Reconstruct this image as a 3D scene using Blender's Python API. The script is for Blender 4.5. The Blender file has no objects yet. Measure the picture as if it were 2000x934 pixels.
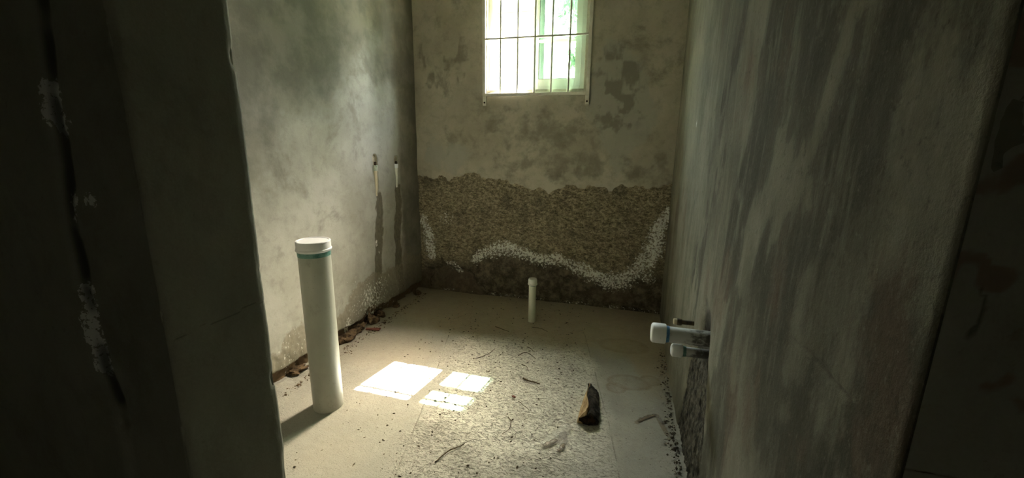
import bpy, bmesh, math, random
import numpy as np
from mathutils import Vector, Matrix

scene = bpy.context.scene
COL = scene.collection
random.seed(7)

# ------------------------------------------------------------------ camera
CAM_H, FPX = 1.1788, 821.998
PITCH, YAW, ROLL = 0.2235, 0.2719, 0.0125
def _cam_axes():
    fwd = Vector((-math.sin(YAW)*math.cos(PITCH), math.cos(YAW)*math.cos(PITCH), -math.sin(PITCH)))
    right = Vector((math.cos(YAW), math.sin(YAW), 0)); up = right.cross(fwd)
    return (right*math.cos(ROLL)+up*math.sin(ROLL), up*math.cos(ROLL)-right*math.sin(ROLL), fwd)
_r, _u, _f = _cam_axes()
cam_d = bpy.data.cameras.new('camera'); cam = bpy.data.objects.new('camera', cam_d); COL.objects.link(cam)
cam_d.sensor_fit = 'HORIZONTAL'; cam_d.sensor_width = 36.0; cam_d.lens = 36.0*FPX/2000.0
cam_d.clip_start = 0.02; cam_d.clip_end = 200
M = Matrix((_r, _u, -_f)).transposed().to_4x4(); M.translation = Vector((0, 0, CAM_H))
cam.matrix_world = M
scene.camera = cam

# ------------------------------------------------------------------ sky, sun, exposure
SUN_AZ_X, SUN_TAN = 0.147, 1.342            # towards the sun: +Y and a little +X, tan(elevation)
SUN_DIR = Vector((SUN_AZ_X, 1.0, SUN_TAN*math.hypot(1, SUN_AZ_X))).normalized()
SUN_STRENGTH, SKY_STRENGTH, EXPOSURE = 27.0, 1.9, 3.08
world = bpy.data.worlds.new('world'); scene.world = world; world.use_nodes = True
wn, wl = world.node_tree.nodes, world.node_tree.links
wn.clear()
sky = wn.new('ShaderNodeTexSky'); sky.sky_type = 'NISHITA'; sky.sun_disc = False
sky.sun_elevation = math.asin(SUN_DIR.z); sky.sun_rotation = math.atan2(SUN_DIR.x, SUN_DIR.y)
sky.air_density = 1.2; sky.dust_density = 4.0; sky.ozone_density = 0.6
bg = wn.new('ShaderNodeBackground'); bg.inputs['Strength'].default_value = SKY_STRENGTH
wo = wn.new('ShaderNodeOutputWorld')
haze = wn.new('ShaderNodeMix'); haze.data_type = 'RGBA'; haze.blend_type = 'MULTIPLY'; haze.inputs[0].default_value = 1.0
haze.inputs[7].default_value = (1.0, .975, .88, 1)      # warm milky haze
wl.new(sky.outputs[0], haze.inputs[6]); wl.new(haze.outputs[2], bg.inputs['Color']); wl.new(bg.outputs[0], wo.inputs['Surface'])
sd = bpy.data.lights.new('sun', 'SUN'); sd.energy = SUN_STRENGTH; sd.angle = math.radians(0.35); sd.color = (1.0, 0.97, 0.92)
so = bpy.data.objects.new('sun', sd); COL.objects.link(so); so.location = (1, 8, 9)
so.rotation_euler = SUN_DIR.to_track_quat('Z', 'Y').to_euler()
pd = bpy.data.lights.new('window_portal', 'AREA'); pd.shape = 'RECTANGLE'; pd.size = .70; pd.size_y = .886; pd.energy = 1.0; pd.cycles.is_portal = True
po = bpy.data.objects.new('window_portal', pd); COL.objects.link(po); po.location = (-.686, 3.19, 1.977); po.rotation_euler = (math.radians(-90), 0, 0)
vs_ = scene.view_settings
vs_.view_transform = 'Standard'; vs_.look = 'None'; vs_.gamma = 1.0; vs_.use_curve_mapping = False
vs_.exposure = EXPOSURE

# ------------------------------------------------------------------ room dimensions (metres)
XL, XR, YB = -1.608, 0.265, 3.0            # faces of the left, right and back walls
YF0, YF1, XJ = 0.419, 0.599, -0.651        # front wall faces and door jamb
HT = 2.75
WX0, WX1, WZ0, WZ1 = -1.034, -0.350, 1.544, 2.42   # window opening
WALL_T = 0.2

# ------------------------------------------------------------------ numpy noise
_rs = np.random.RandomState(11); _TAB = _rs.rand(256, 256)
def vnoise(x, y, seed=0):
    x = x+seed*17.31; y = y+seed*9.77
    xi = np.floor(x).astype(int); yi = np.floor(y).astype(int)
    fx = x-xi; fy = y-yi
    fx = fx*fx*fx*(fx*(fx*6-15)+10); fy = fy*fy*fy*(fy*(fy*6-15)+10)
    a = _TAB[xi % 256, yi % 256]; b = _TAB[(xi+1) % 256, yi % 256]
    c = _TAB[xi % 256, (yi+1) % 256]; d = _TAB[(xi+1) % 256, (yi+1) % 256]
    return (a*(1-fx)+b*fx)*(1-fy)+(c*(1-fx)+d*fx)*fy
def fbm(x, y, seed=0, oct=4, gain=0.5):
    s = 0; a = 1.0; t = 0
    for i in range(oct):
        s = s+a*vnoise(x*2**i, y*2**i, seed+i*3); t += a; a *= gain
    return s/t
def sst(a, b, x):
    t = np.clip((x-a)/(b-a), 0, 1); return t*t*(3-2*t)
def pdist(x, y, pts):
    """distance to a polyline and the share of its length at the closest point"""
    best = np.full(np.shape(x), 1e9); bt = np.zeros(np.shape(x))
    pts = [np.array(p, float) for p in pts]; n = len(pts)-1
    for i in range(n):
        a, b = pts[i], pts[i+1]; d = b-a; L = d@d
        t = np.clip(((x-a[0])*d[0]+(y-a[1])*d[1])/L, 0, 1)
        q = np.hypot(x-a[0]-t*d[0], y-a[1]-t*d[1])
        m = q < best; best = np.where(m, q, best); bt = np.where(m, (i+t)/n, bt)
    return best, bt
def segs(*a):
    """breakpoints: start, (end, step), ... -> a list of grid coordinates"""
    out = [a[0]]
    for e, st in a[1:]:
        n = max(1, int(round((e-out[-1])/st))); s = out[-1]
        out += [s+(e-s)*(i+1)/n for i in range(n)]
    return np.array(out)

# ------------------------------------------------------------------ material nodes
class G:
    """a few shorthands around one material's node tree"""
    def __init__(s, name):
        s.m = bpy.data.materials.new(name); s.m.use_nodes = True
        s.t = s.m.node_tree; s.n = s.t.nodes; s.n.clear()
        s.out = s.n.new('ShaderNodeOutputMaterial'); s.b = s.n.new('ShaderNodeBsdfPrincipled')
        s.t.links.new(s.b.outputs[0], s.out.inputs[0]); s.co = s.n.new('ShaderNodeTexCoord').outputs['Object']
    def put(s, sock, v):
        if isinstance(v, bpy.types.NodeSocket): s.t.links.new(v, sock)
        elif isinstance(v, (tuple, list)): sock.default_value = (*v, 1.0) if len(v) == 3 and len(sock.default_value) == 4 else v
        else: sock.default_value = v
    def math(s, op, a, b=0.0, c=None, clamp=False):
        n = s.n.new('ShaderNodeMath'); n.operation = op; n.use_clamp = clamp
        s.put(n.inputs[0], a); s.put(n.inputs[1], b)
        if c is not None: s.put(n.inputs[2], c)
        return n.outputs[0]
    def mix(s, f, a, b, mode='MIX'):
        n = s.n.new('ShaderNodeMix'); n.data_type = 'RGBA'; n.blend_type = mode
        s.put(n.inputs[0], f); s.put(n.inputs[6], a); s.put(n.inputs[7], b); return n.outputs[2]
    def map(s, scale=(1, 1, 1), loc=(0, 0, 0), src=None):
        n = s.n.new('ShaderNodeMapping'); s.put(n.inputs[0], src or s.co)
        n.inputs['Scale'].default_value = scale; n.inputs['Location'].default_value = loc; return n.outputs[0]
    def noise(s, scale, detail=4, rough=0.55, vec=None, dist=0.0):
        n = s.n.new('ShaderNodeTexNoise'); s.put(n.inputs['Vector'], vec or s.co)
        n.inputs['Scale'].default_value = scale; n.inputs['Detail'].default_value = detail
        n.inputs['Roughness'].default_value = rough; n.inputs['Distortion'].default_value = dist; return n.outputs['Fac']
    def voro(s, scale, vec=None, feature='F1'):
        n = s.n.new('ShaderNodeTexVoronoi'); n.feature = feature; s.put(n.inputs['Vector'], vec or s.co)
        n.inputs['Scale'].default_value = scale; return n.outputs['Distance']
    def step(s, x, lo, hi, a=0.0, b=1.0):
        n = s.n.new('ShaderNodeMapRange'); n.interpolation_type = 'SMOOTHSTEP'
        s.put(n.inputs['Value'], x); n.inputs['From Min'].default_value = lo; n.inputs['From Max'].default_value = hi
        n.inputs['To Min'].default_value = a; n.inputs['To Max'].default_value = b; return n.outputs[0]
    def attr(s, name):
        n = s.n.new('ShaderNodeAttribute'); n.attribute_name = name; return n.outputs['Fac']
    def edge(s, name, k=0.5, scale=60, lo=.4, hi=.6):
        """an attribute whose rim is broken up by noise"""
        v = s.math('MULTIPLY_ADD', s.math('SUBTRACT', s.noise(scale, 5, .65), .5), k, s.attr(name))
        return s.step(v, lo, hi)
    def bump(s, h, strength=.3, dist=.004):
        n = s.n.new('ShaderNodeBump'); n.inputs['Strength'].default_value = strength; n.inputs['Distance'].default_value = dist
        s.put(n.inputs['Height'], h); s.t.links.new(n.outputs[0], s.b.inputs['Normal'])
    def done(s, col, rough=.9, spec=.25, metal=0.0):
        s.put(s.b.inputs['Base Color'], col); s.put(s.b.inputs['Roughness'], rough)
        s.b.inputs['Specular IOR Level'].default_value = spec; s.b.inputs['Metallic'].default_value = metal
        return s.m

def wall_base(g, light, mid, dark, s1=1.6, stretch=(1, 1, 1), off=(0, 0, 0)):
    v = g.map(stretch, off)
    c = g.mix(g.step(g.noise(s1, 7, .62, v, .25), .36, .64), mid, light)
    c = g.mix(g.math('MULTIPLY', g.step(g.noise(s1*1.9, 8, .68, v, .3), .53, .68), .75), c, dark)
    c = g.mix(g.math('MULTIPLY', g.step(g.noise(s1*4.5, 6, .7, v, .4), .50, .75), .45), c, light)
    c = g.mix(g.math('MULTIPLY', g.step(g.noise(55, 4, .7), .62, .74), .5), c, dark)
    c = g.mix(g.math('MULTIPLY', g.step(g.noise(13, 9, .74, v, .3), .46, .70), .42), c, dark)
    c = g.mix(g.math('MULTIPLY', g.step(g.noise(21, 8, .72, g.map(stretch, (off[1], off[2], off[0])), .2), .54, .72), .30), c, light)
    c = g.mix(.16, c, g.mix(g.noise(260, 3, .7), (.02, .02, .018), (.55, .54, .48)))
    return c

OLIVE_L, OLIVE_M, OLIVE_D = (.38, .37, .315), (.255, .245, .195), (.125, .118, .088)

def mat_back():
    g = G('back_wall_plaster')
    c = wall_base(g, (.58, .54, .42), (.44, .40, .30), (.225, .205, .147), 2.0, off=(3, 1, 2))
    c = g.mix(g.math('MULTIPLY', g.edge('pale', .9, 9), .6), c, (.40, .40, .34))
    c = g.mix(g.math('MULTIPLY', g.edge('blotch', 1.5, 14, .25, .95), .55), c, (.13, .123, .09))
    rough_c = g.mix(g.step(g.noise(38, 6, .75, g.map((1, 1, 1.7))), .35, .68), (.17, .145, .088), (.58, .50, .34))
    rough_c = g.mix(g.math('MULTIPLY', g.step(g.noise(5, 5, .6), .5, .66), .55), rough_c, (.09, .08, .055))
    rn = g.noise(34, 5, .6, g.map((1, 1, 1.5)), 1.6)
    rough_c = g.mix(g.math('MULTIPLY', g.step(g.math('ABSOLUTE', g.math('SUBTRACT', rn, .47)), .045, .0), .85), rough_c, (.045, .036, .02))
    rough_c = g.mix(g.math('MULTIPLY', g.step(g.noise(85, 4, .7), .56, .68), .55), rough_c, (.52, .46, .32))
    c = g.mix(g.edge('rough', .35, 30), c, rough_c)
    damp_c = g.mix(g.step(g.noise(14, 6, .7), .4, .7), (.06, .052, .036), (.27, .225, .16))
    damp_c = g.mix(g.math('MULTIPLY', g.step(g.noise(48, 6, .75), .56, .70), .7), damp_c, (.34, .29, .21))
    c = g.mix(g.math('MULTIPLY', g.edge('damp', .6, 14, .15, .9), .9), c, damp_c)
    c = g.mix(g.math('MULTIPLY', g.edge('brick', .9, 18, .3, .9), .55), c, g.mix(g.noise(30, 5, .7), (.09, .07, .048), (.27, .205, .145)))
    sm = g.math('MULTIPLY_ADD', g.math('SUBTRACT', g.math('MULTIPLY_ADD', g.noise(120, 3, .6), .35, g.math('MULTIPLY', g.noise(70, 3, .6), .65)), .5), g.math('MULTIPLY', g.step(g.attr('salt'), .02, .25), 5.2), g.attr('salt'))
    c = g.mix(g.math('MULTIPLY', g.step(g.attr('salt'), .3, .8), .16), c, (.55, .54, .48))
    c = g.mix(g.math('MULTIPLY', g.step(sm, .60, .85), g.step(g.noise(20, 3), .3, .6, .75, 1.0)), c, (.90, .90, .84))
    c = g.mix(g.math('MULTIPLY', g.step(g.attr('crack'), .3, .9), .55), c, (.04, .034, .024))
    h = g.math('ADD', g.math('MULTIPLY', g.noise(90, 6, .7), g.math('MULTIPLY_ADD', g.attr('rough'), 2.6, .25)), g.step(sm, .55, .8, 0, .5))
    g.bump(h, .7, .006)
    return g.done(c, .92, .2)

def mat_left():
    g = G('left_wall_plaster')
    c = wall_base(g, (.46, .445, .375), (.33, .315, .25), (.20, .188, .14), 1.9, off=(0, 5, 1))
    c = g.mix(g.math('MULTIPLY', g.edge('grime_shade', .9, 3.5, .25, .8), .78), c, g.mix(g.step(g.noise(5, 6, .65), .4, .65), (.095, .088, .06), (.185, .172, .125)))  # painted shade: dim upper wall and dark back corner
    ms = g.edge('streak', .8, 28, .22, .72)
    c = g.mix(g.math('MULTIPLY', ms, .85), c, g.mix(g.noise(45, 5, .7), (.045, .037, .022), (.20, .168, .105)))
    c = g.mix(g.math('MULTIPLY', g.edge('rough', .8, 20), .75), c, g.mix(g.noise(50, 5, .75), (.11, .095, .055), (.38, .34, .25)))
    c = g.mix(g.edge('brown', .5, 30), c, g.mix(g.noise(25, 5, .7), (.055, .036, .02), (.24, .16, .09)))
    c = g.mix(g.edge('slot', .3, 120, .3, .55), c, g.mix(g.noise(140, 4, .8), (.26, .21, .12), (.74, .66, .48)))
    sm = g.math('MULTIPLY_ADD', g.math('SUBTRACT', g.noise(70, 4, .65, g.map((1, 1.3, .8))), .5), g.math('MULTIPLY', g.step(g.attr('salt'), .02, .2), 2.6), g.attr('salt'))
    c = g.mix(g.step(sm, .78, .9), c, (.74, .72, .63))
    g.bump(g.math('MULTIPLY', g.noise(110, 6, .65), .5), .35, .004)
    return g.done(c, .85, .3)

def mat_right():
    g = G('right_wall_plaster')
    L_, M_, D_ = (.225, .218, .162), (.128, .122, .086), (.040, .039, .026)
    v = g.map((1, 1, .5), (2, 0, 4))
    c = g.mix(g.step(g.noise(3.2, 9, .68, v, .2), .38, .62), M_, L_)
    gr = g.math('MULTIPLY_ADD', g.math('SUBTRACT', g.noise(11, 8, .72, v, .2), .5), .9, g.attr('grime_shade'))
    c = g.mix(g.math('MULTIPLY', g.step(gr, .15, 1.0), .62), c, D_)  # grime patches, plus light falloff towards the doorway put into the colour
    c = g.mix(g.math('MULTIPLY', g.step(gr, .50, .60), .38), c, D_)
    c = g.mix(g.math('MULTIPLY', g.step(g.noise(24, 6, .68, g.map((1, 1, .16))), .50, .66), .42), c, L_)
    c = g.mix(g.math('MULTIPLY', g.step(g.noise(7, 8, .72, g.map((1, 1, .6), (8, 8, 8)), .2), .54, .68), .5), c, L_)
    c = g.mix(g.math('MULTIPLY', g.step(g.noise(3.4, 7, .66, g.map((1, 1, .6), (5, 5, 5))), .53, .66), .5), c, (.125, .082, .052))
    c = g.mix(g.math('MULTIPLY', g.step(g.noise(70, 6, .75), .54, .70), .5), c, D_)
    c = g.mix(g.math('MULTIPLY', g.step(g.noise(95, 6, .75, g.map((1, 1, .7), (3, 3, 3))), .56, .72), .45), c, (.26, .25, .19))
    c = g.mix(g.edge('streak', .5, 40, .42, .58), c, g.mix(g.step(g.noise(60, 5, .75, g.map((1, 1, .4))), .35, .72), (.02, .019, .015), (.16, .15, .115)))
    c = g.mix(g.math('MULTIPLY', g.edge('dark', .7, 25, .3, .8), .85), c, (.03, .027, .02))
    c = g.mix(g.step(g.math('MULTIPLY_ADD', g.math('SUBTRACT', g.noise(120, 4, .7), .5), g.math('MULTIPLY', g.step(g.attr('salt'), .02, .2), 2.2), g.attr('salt')), .8, .9), c, (.68, .68, .63))
    c = g.mix(g.math('MULTIPLY', g.step(g.attr('crack'), .3, .8), .3), c, (.04, .036, .028))
    g.bump(g.math('ADD', g.math('MULTIPLY', g.noise(85, 6, .7), .6), g.noise(16, 6, .65, g.map((1, 1, .35)))), .6, .006)
    return g.done(c, .9, .2)

def mat_front():
    g = G('front_wall_plaster')
    c = wall_base(g, (.41, .40, .315), (.32, .31, .24), (.21, .20, .15), 2.0, (1, 1, .6), (7, 3, 9))
    c = g.mix(g.step(g.math('MULTIPLY_ADD', g.math('SUBTRACT', g.noise(105, 4, .7), .5), g.math('MULTIPLY', g.step(g.attr('salt'), .02, .3), 4.2), g.attr('salt')), .55, .75), c, (.88, .88, .84))
    c = g.mix(g.math('MULTIPLY', g.step(g.attr('crack'), .25, .8), .85), c, (.03, .028, .022))
    c = g.mix(g.math('MULTIPLY', g.step(g.attr('redd'), .3, .8), .6), c, (.22, .12, .08))
    g.bump(g.math('MULTIPLY', g.noise(120, 6, .65), .5), .35, .004)
    return g.done(c, .92, .2)

def mat_floor():
    g = G('floor_screed')
    c = g.mix(g.step(g.noise(2.3, 6, .6, None, .5), .35, .66), (.32, .312, .272), (.405, .395, .345))
    c = g.mix(g.math('MULTIPLY', g.attr('rough'), .85), c, (.80, .775, .68))
    c = g.mix(g.math('MULTIPLY', g.step(g.noise(11, 6, .68), .5, .72), .45), c, (.40, .37, .295))
    c = g.mix(g.math('MULTIPLY', g.edge('tan', .6, 6, .2, .9), .5), c, (.45, .395, .305))
    c = g.mix(g.math('MULTIPLY', g.edge('brown', .45, 9, .25, .75), .88), c, g.mix(g.noise(12, 6, .65), (.27, .215, .138), (.47, .385, .265)))
    c = g.mix(g.math('MULTIPLY', g.edge('stain', .4, 16, .2, .6), .8), c, (.21, .165, .10))
    sp = g.step(g.voro(34, None), .10, .05); c = g.mix(g.math('MULTIPLY', sp, g.step(g.noise(8, 3), .45, .6)), c, (.05, .04, .028))
    sp2 = g.step(g.voro(85, None), .13, .07); c = g.mix(g.math('MULTIPLY', g.math('MULTIPLY', sp2, .85), g.step(g.noise(6, 3), .40, .6)), c, (.07, .06, .042))
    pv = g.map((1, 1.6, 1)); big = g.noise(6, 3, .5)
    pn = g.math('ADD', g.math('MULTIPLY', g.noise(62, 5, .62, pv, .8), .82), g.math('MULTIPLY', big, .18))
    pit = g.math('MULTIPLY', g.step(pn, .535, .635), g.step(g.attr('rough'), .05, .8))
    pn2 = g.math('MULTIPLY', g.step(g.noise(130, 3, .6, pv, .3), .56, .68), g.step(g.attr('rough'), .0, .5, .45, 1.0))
    c = g.mix(g.math('MULTIPLY', g.step(g.noise(28, 9, .72), .42, .72), .38), c, (.30, .28, .22))
    c = g.mix(g.math('MULTIPLY', g.step(g.noise(90, 5, .7), .55, .72), .30), c, (.66, .64, .56))
    c = g.mix(g.math('MULTIPLY', pit, .74), c, (.11, .10, .072))  # pit shade painted into the colour, with some dirt; finer pits below too
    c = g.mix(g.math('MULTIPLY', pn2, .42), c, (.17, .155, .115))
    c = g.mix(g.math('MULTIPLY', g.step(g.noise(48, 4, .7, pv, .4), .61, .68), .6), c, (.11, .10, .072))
    c = g.mix(g.math('MULTIPLY', g.edge('light_falloff', .7, 5, .2, .8), .62), c, g.mix(g.noise(30, 5, .7), (.19, .188, .158), (.33, .325, .28)))  # fading window light painted in: floor colour darker towards the doorway
    c = g.mix(g.math('MULTIPLY', g.step(g.attr('crack'), .3, .9), .5), c, (.09, .075, .052))
    c = g.mix(.12, c, g.mix(g.noise(300, 3, .7), (.05, .045, .035), (.6, .58, .5)))
    hh = g.math('ADD', g.math('MULTIPLY', g.noise(150, 5, .7), .35), g.math('MULTIPLY', g.noise(40, 4, .6), .4))
    hh = g.math('SUBTRACT', g.math('SUBTRACT', hh, g.math('MULTIPLY', g.step(pn, .48, .64), g.math('MULTIPLY', g.attr('rough'), 1.1))), g.math('MULTIPLY', pn2, .5))
    g.bump(hh, .85, .005)
    return g.done(c, g.math('MULTIPLY_ADD', g.attr('brown'), -.12, .82), .35)

def mat_simple(name, a, b, scale=20, rough=.6, spec=.4, bump=0.0, stretch=(1, 1, 1), detail=5, lo=.35, hi=.68, metal=0.0):
    g = G(name)
    n = g.noise(scale, detail, .65, g.map(stretch))
    c = g.mix(g.step(n, lo, hi), a, b)
    if bump: g.bump(n, bump, .004)
    return g.done(c, rough, spec, metal)

MAT = {}
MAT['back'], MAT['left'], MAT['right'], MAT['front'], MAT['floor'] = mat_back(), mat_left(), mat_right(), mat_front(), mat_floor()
MAT['plain'] = mat_simple('hall_plaster', (.52, .48, .40), (.64, .60, .50), 3, .95, .2, .1)
MAT['ceiling'] = mat_simple('ceiling_plaster', (.24, .23, .19), (.34, .33, .28), 3, .95, .2, .1)

# ------------------------------------------------------------------ mesh helpers
def props(o, label=None, cat=None, group=None, kind=None):
    if label: o['label'] = label
    if cat: o['category'] = cat
    if group: o['group'] = group
    if kind: o['kind'] = kind
    return o
def link(name, me, mat, parent=None, loc=None):
    o = bpy.data.objects.new(name, me); COL.objects.link(o)
    if mat is not None: me.materials.append(mat)
    if parent is not None: o.parent = parent
    if loc is not None: o.location = loc
    return o
def empty(name, loc=(0, 0, 0), rz=0.0):
    o = bpy.data.objects.new(name, None); COL.objects.link(o); o.empty_display_size = .05
    o.location = loc; o.rotation_euler = (0, 0, rz); return o
def mesh(name, verts, faces, smooth=False):
    me = bpy.data.meshes.new(name); me.from_pydata([tuple(v) for v in verts], [], faces); me.update()
    if smooth: me.polygons.foreach_set('use_smooth', [True]*len(me.polygons))
    return me
def from_bm(name, bm, mat, parent=None, smooth=False, bevel=0.0, loc=None, angle=None):
    if bevel: bmesh.ops.bevel(bm, geom=bm.edges[:], offset=bevel, segments=2, affect='EDGES', profile=.6)
    bmesh.ops.recalc_face_normals(bm, faces=bm.faces[:])
    me = bpy.data.meshes.new(name); bm.to_mesh(me); bm.free()
    if smooth: me.polygons.foreach_set('use_smooth', [True]*len(me.polygons))
    if angle: me.set_sharp_from_angle(angle=angle)
    return link(name, me, mat, parent, loc)
def bm_box(bm, x0, x1, y0, y1, z0, z1):
    v = [bm.verts.new(p) for p in ((x0,y0,z0),(x1,y0,z0),(x1,y1,z0),(x0,y1,z0),(x0,y0,z1),(x1,y0,z1),(x1,y1,z1),(x0,y1,z1))]
    for f in ((0,3,2,1),(4,5,6,7),(0,1,5,4),(1,2,6,5),(2,3,7,6),(3,0,4,7)): bm.faces.new([v[i] for i in f])
def box(name, a, b, mat, parent=None, bevel=0.0):
    bm = bmesh.new(); bm_box(bm, a[0], b[0], a[1], b[1], a[2], b[2]); return from_bm(name, bm, mat, parent, bevel=bevel)
def lathe(name, prof, mat, parent=None, n=40, loc=None, rot=None, wob=0.0):
    """revolve (radius, height) pairs about Z; rot is a Matrix applied to the mesh"""
    V, Fc = [], []
    for r, z in prof:
        for i in range(n):
            a = 2*math.pi*i/n; k = 1+wob*math.sin(3*a+z*20)
            V.append((r*k*math.cos(a), r*k*math.sin(a), z))
    for j in range(len(prof)-1):
        for i in range(n):
            k = (i+1) % n; Fc.append((j*n+i, j*n+k, (j+1)*n+k, (j+1)*n+i))
    Fc.append(tuple(range(n-1, -1, -1))); Fc.append(tuple((len(prof)-1)*n+i for i in range(n)))
    me = mesh(name, V, Fc, True); me.set_sharp_from_angle(angle=math.radians(40))
    if rot is not None: me.transform(rot)
    return link(name, me, mat, parent, loc)

def slab(name, O, U, V, N, us, vs, disp, mat, thick, attrs=None, hole=None, kind='structure'):
    """a wall as a relief surface (grid us x vs, moved along N by disp) on a body of the given thickness"""
    O, U, V, N = (np.array(a, float) for a in (O, U, V, N))
    uu, vv = np.meshgrid(us, vs, indexing='ij'); nu, nv = len(us), len(vs)
    d = disp(uu, vv) if disp else np.zeros_like(uu)
    pts = (O+uu[..., None]*U+vv[..., None]*V+d[..., None]*N).reshape(-1, 3)
    idx = np.arange(nu*nv).reshape(nu, nv)
    q = np.stack([idx[:-1, :-1], idx[1:, :-1], idx[1:, 1:], idx[:-1, 1:]], -1)
    keep = np.ones((nu-1, nv-1), bool)
    if hole:
        uc = (us[:-1]+us[1:])/2; vc = (vs[:-1]+vs[1:])/2
        keep = ~(((uc > hole[0]) & (uc < hole[1]))[:, None] & ((vc > hole[2]) & (vc < hole[3]))[None, :])
    flip = np.dot(np.cross(U, V), N) < 0
    quads = q[keep]
    loops = [list(idx[:, 0])+list(idx[-1, 1:])+list(idx[-2::-1, -1])+list(idx[0, -2:0:-1])]
    if hole:
        i0, i1 = np.searchsorted(us, hole[0]-1e-6), np.searchsorted(us, hole[1]-1e-6)
        j0, j1 = np.searchsorted(vs, hole[2]-1e-6), np.searchsorted(vs, hole[3]-1e-6)
        h = list(idx[i0:i1+1, j0])+list(idx[i1, j0+1:j1+1])+list(idx[i0:i1, j1][::-1])+list(idx[i0, j0+1:j1][::-1])
        loops.append(h[::-1])
    P = [pts]; Q = [quads]; base = nu*nv
    uf, vf = uu.reshape(-1), vv.reshape(-1)
    for lp in loops:
        lp = np.array(lp); n = len(lp)
        P.append(O+uf[lp][:, None]*U+vf[lp][:, None]*V-thick*N)
        a = lp; b = np.roll(lp, -1); c = base+np.arange(n); e = np.roll(c, -1)
        Q.append(np.stack([b, a, c, e], -1)); base += n
    # back face
    ub = [us[0], us[-1]]; vb = [vs[0], vs[-1]]
    if hole: ub = [us[0], hole[0], hole[1], us[-1]]; vb = [vs[0], hole[2], hole[3], vs[-1]]
    bi = {}
    for i, u in enumerate(ub):
        for j, v in enumerate(vb):
            bi[i, j] = base; base += 1; P.append((O+u*U+v*V-thick*N)[None])
    for i in range(len(ub)-1):
        for j in range(len(vb)-1):
            if hole and i == 1 and j == 1: continue
            Q.append(np.array([[bi[i, j], bi[i, j+1], bi[i+1, j+1], bi[i+1, j]]]))
    P = np.concatenate(P); Qa = np.concatenate(Q)
    if flip: Qa = Qa[:, ::-1]
    me = bpy.data.meshes.new(name); nq = len(Qa)
    me.vertices.add(len(P)); me.vertices.foreach_set('co', P.astype(np.float32).reshape(-1))
    me.loops.add(nq*4); me.loops.foreach_set('vertex_index', Qa.astype(np.int32).reshape(-1))
    me.polygons.add(nq); me.polygons.foreach_set('loop_start', np.arange(0, nq*4, 4, dtype=np.int32))
    sm = np.zeros(nq, bool); sm[:len(quads)] = True
    me.polygons.foreach_set('use_smooth', sm); me.update(calc_edges=True); me.validate()
    for k, fn in (attrs or {}).items():
        a = me.attributes.new(k, 'FLOAT', 'POINT'); val = np.zeros(len(P), np.float32)
        val[:nu*nv] = np.clip(fn(uu, vv), 0, 1).reshape(-1); a.data.foreach_set('value', val)
    o = link(name, me, mat)
    if kind: o['kind'] = kind
    return o

X, Y, Z = (1, 0, 0), (0, 1, 0), (0, 0, 1)
nX, nY, nZ = (-1, 0, 0), (0, -1, 0), (0, 0, -1)

# ------------------------------------------------------------------ floor
LINE1 = [(-1.075, 2.40), (-1.065, 2.353), (-.874, 1.674), (-.778, 1.261), (-.70, .95)]
LINE2 = [(-.235, 2.62), (-.098, 2.006), (-.014, 1.65), (.038, 1.357), (.10, 1.0)]
CRACKS = [[(-.96, 2.30), (-1.065, 2.353), (-1.11, 2.46), (-1.04, 2.60), (-.88, 2.66)], [(-.88, 2.66), (-.62, 2.64)],
          [(-.758, 2.007), (-.737, 2.032), (-.698, 2.144)], [(-.62, 1.30), (-.66, 1.22), (-.60, 1.33), (-.56, 1.38)]]
def fl_rough(x, y):
    x1 = np.interp(y, [p[1] for p in LINE1[::-1]], [p[0] for p in LINE1[::-1]])
    x2 = np.interp(y, [p[1] for p in LINE2[::-1]], [p[0] for p in LINE2[::-1]])
    w = (fbm(x*5, y*5, 3)-.5)*.22
    a = sst(-.04, .10, x-x1+w)*sst(-.04, .06, x2-x-w*.4)*sst(2.62, 2.25, y+w)
    b = sst(1.45, 1.25, y+w)*sst(.0, .06, x-x2)*.7
    return np.clip(np.maximum(a, b), 0, 1)
def fl_pit(x, y):
    wx = x+(fbm(x*9, y*9, 8)-.5)*.05; wy = y+(fbm(x*9, y*9, 12)-.5)*.05
    n1 = vnoise(wx*66, wy*108, 21); n2 = vnoise(wx*120+3, wy*165, 33)
    p = sst(.56, .80, n1*.66+n2*.34+(fbm(x*4, y*4, 5)-.5)*.30)
    return p*fl_rough(x, y)
def fl_crack(x, y):
    w = (fbm(x*30, y*30, 4)-.5)*.012; r = 0
    for ln, wd in ((LINE1, .0024), (LINE2, .0024)): r = np.maximum(r, sst(wd*1.6, wd*.3, pdist(x+w*.4, y, ln)[0]))
    for ln in CRACKS: r = np.maximum(r, sst(.006, .001, pdist(x+w, y+w, ln)[0]))
    return r*(.35+.65*sst(.35, .6, fbm(x*7, y*7, 31)))
def fl_disp(x, y):
    r = fl_rough(x, y)
    d = (fbm(x*2, y*2, 1)-.5)*.010+(fbm(x*26, y*26, 2)-.5)*.003*(.3+r)+(vnoise(x*55, y*75, 6)-.5)*.0022*r
    d = d-fl_pit(x, y)*.0018-fl_crack(x, y)*.003
    d = d+.014*sst(.10, .0, x-XL)*sst(.35, .7, fbm(x*11, y*11, 40)) * sst(.6, 1.0, y)
    d = d-.010*sst(.09, .0, XR-x)*sst(.3, .6, fbm(x*14, y*9, 41))*sst(2.4, 1.6, y)
    return d
def fl_brown(x, y):
    w = (fbm(x*3, y*3, 15)-.5)*.5
    a = sst(1.95, 2.60, y+w*.8)*(.70+.30*sst(-1.4, -1.0, x))
    b = sst(-.05, .15, x+w*.3)*sst(1.75, 2.2, y+w)*.85
    c = sst(.10, .0, x-XL+w*.05)*.5*sst(.45, .6, fbm(x*9, y*9, 17))
    return np.maximum(np.maximum(a, b), c)
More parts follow.
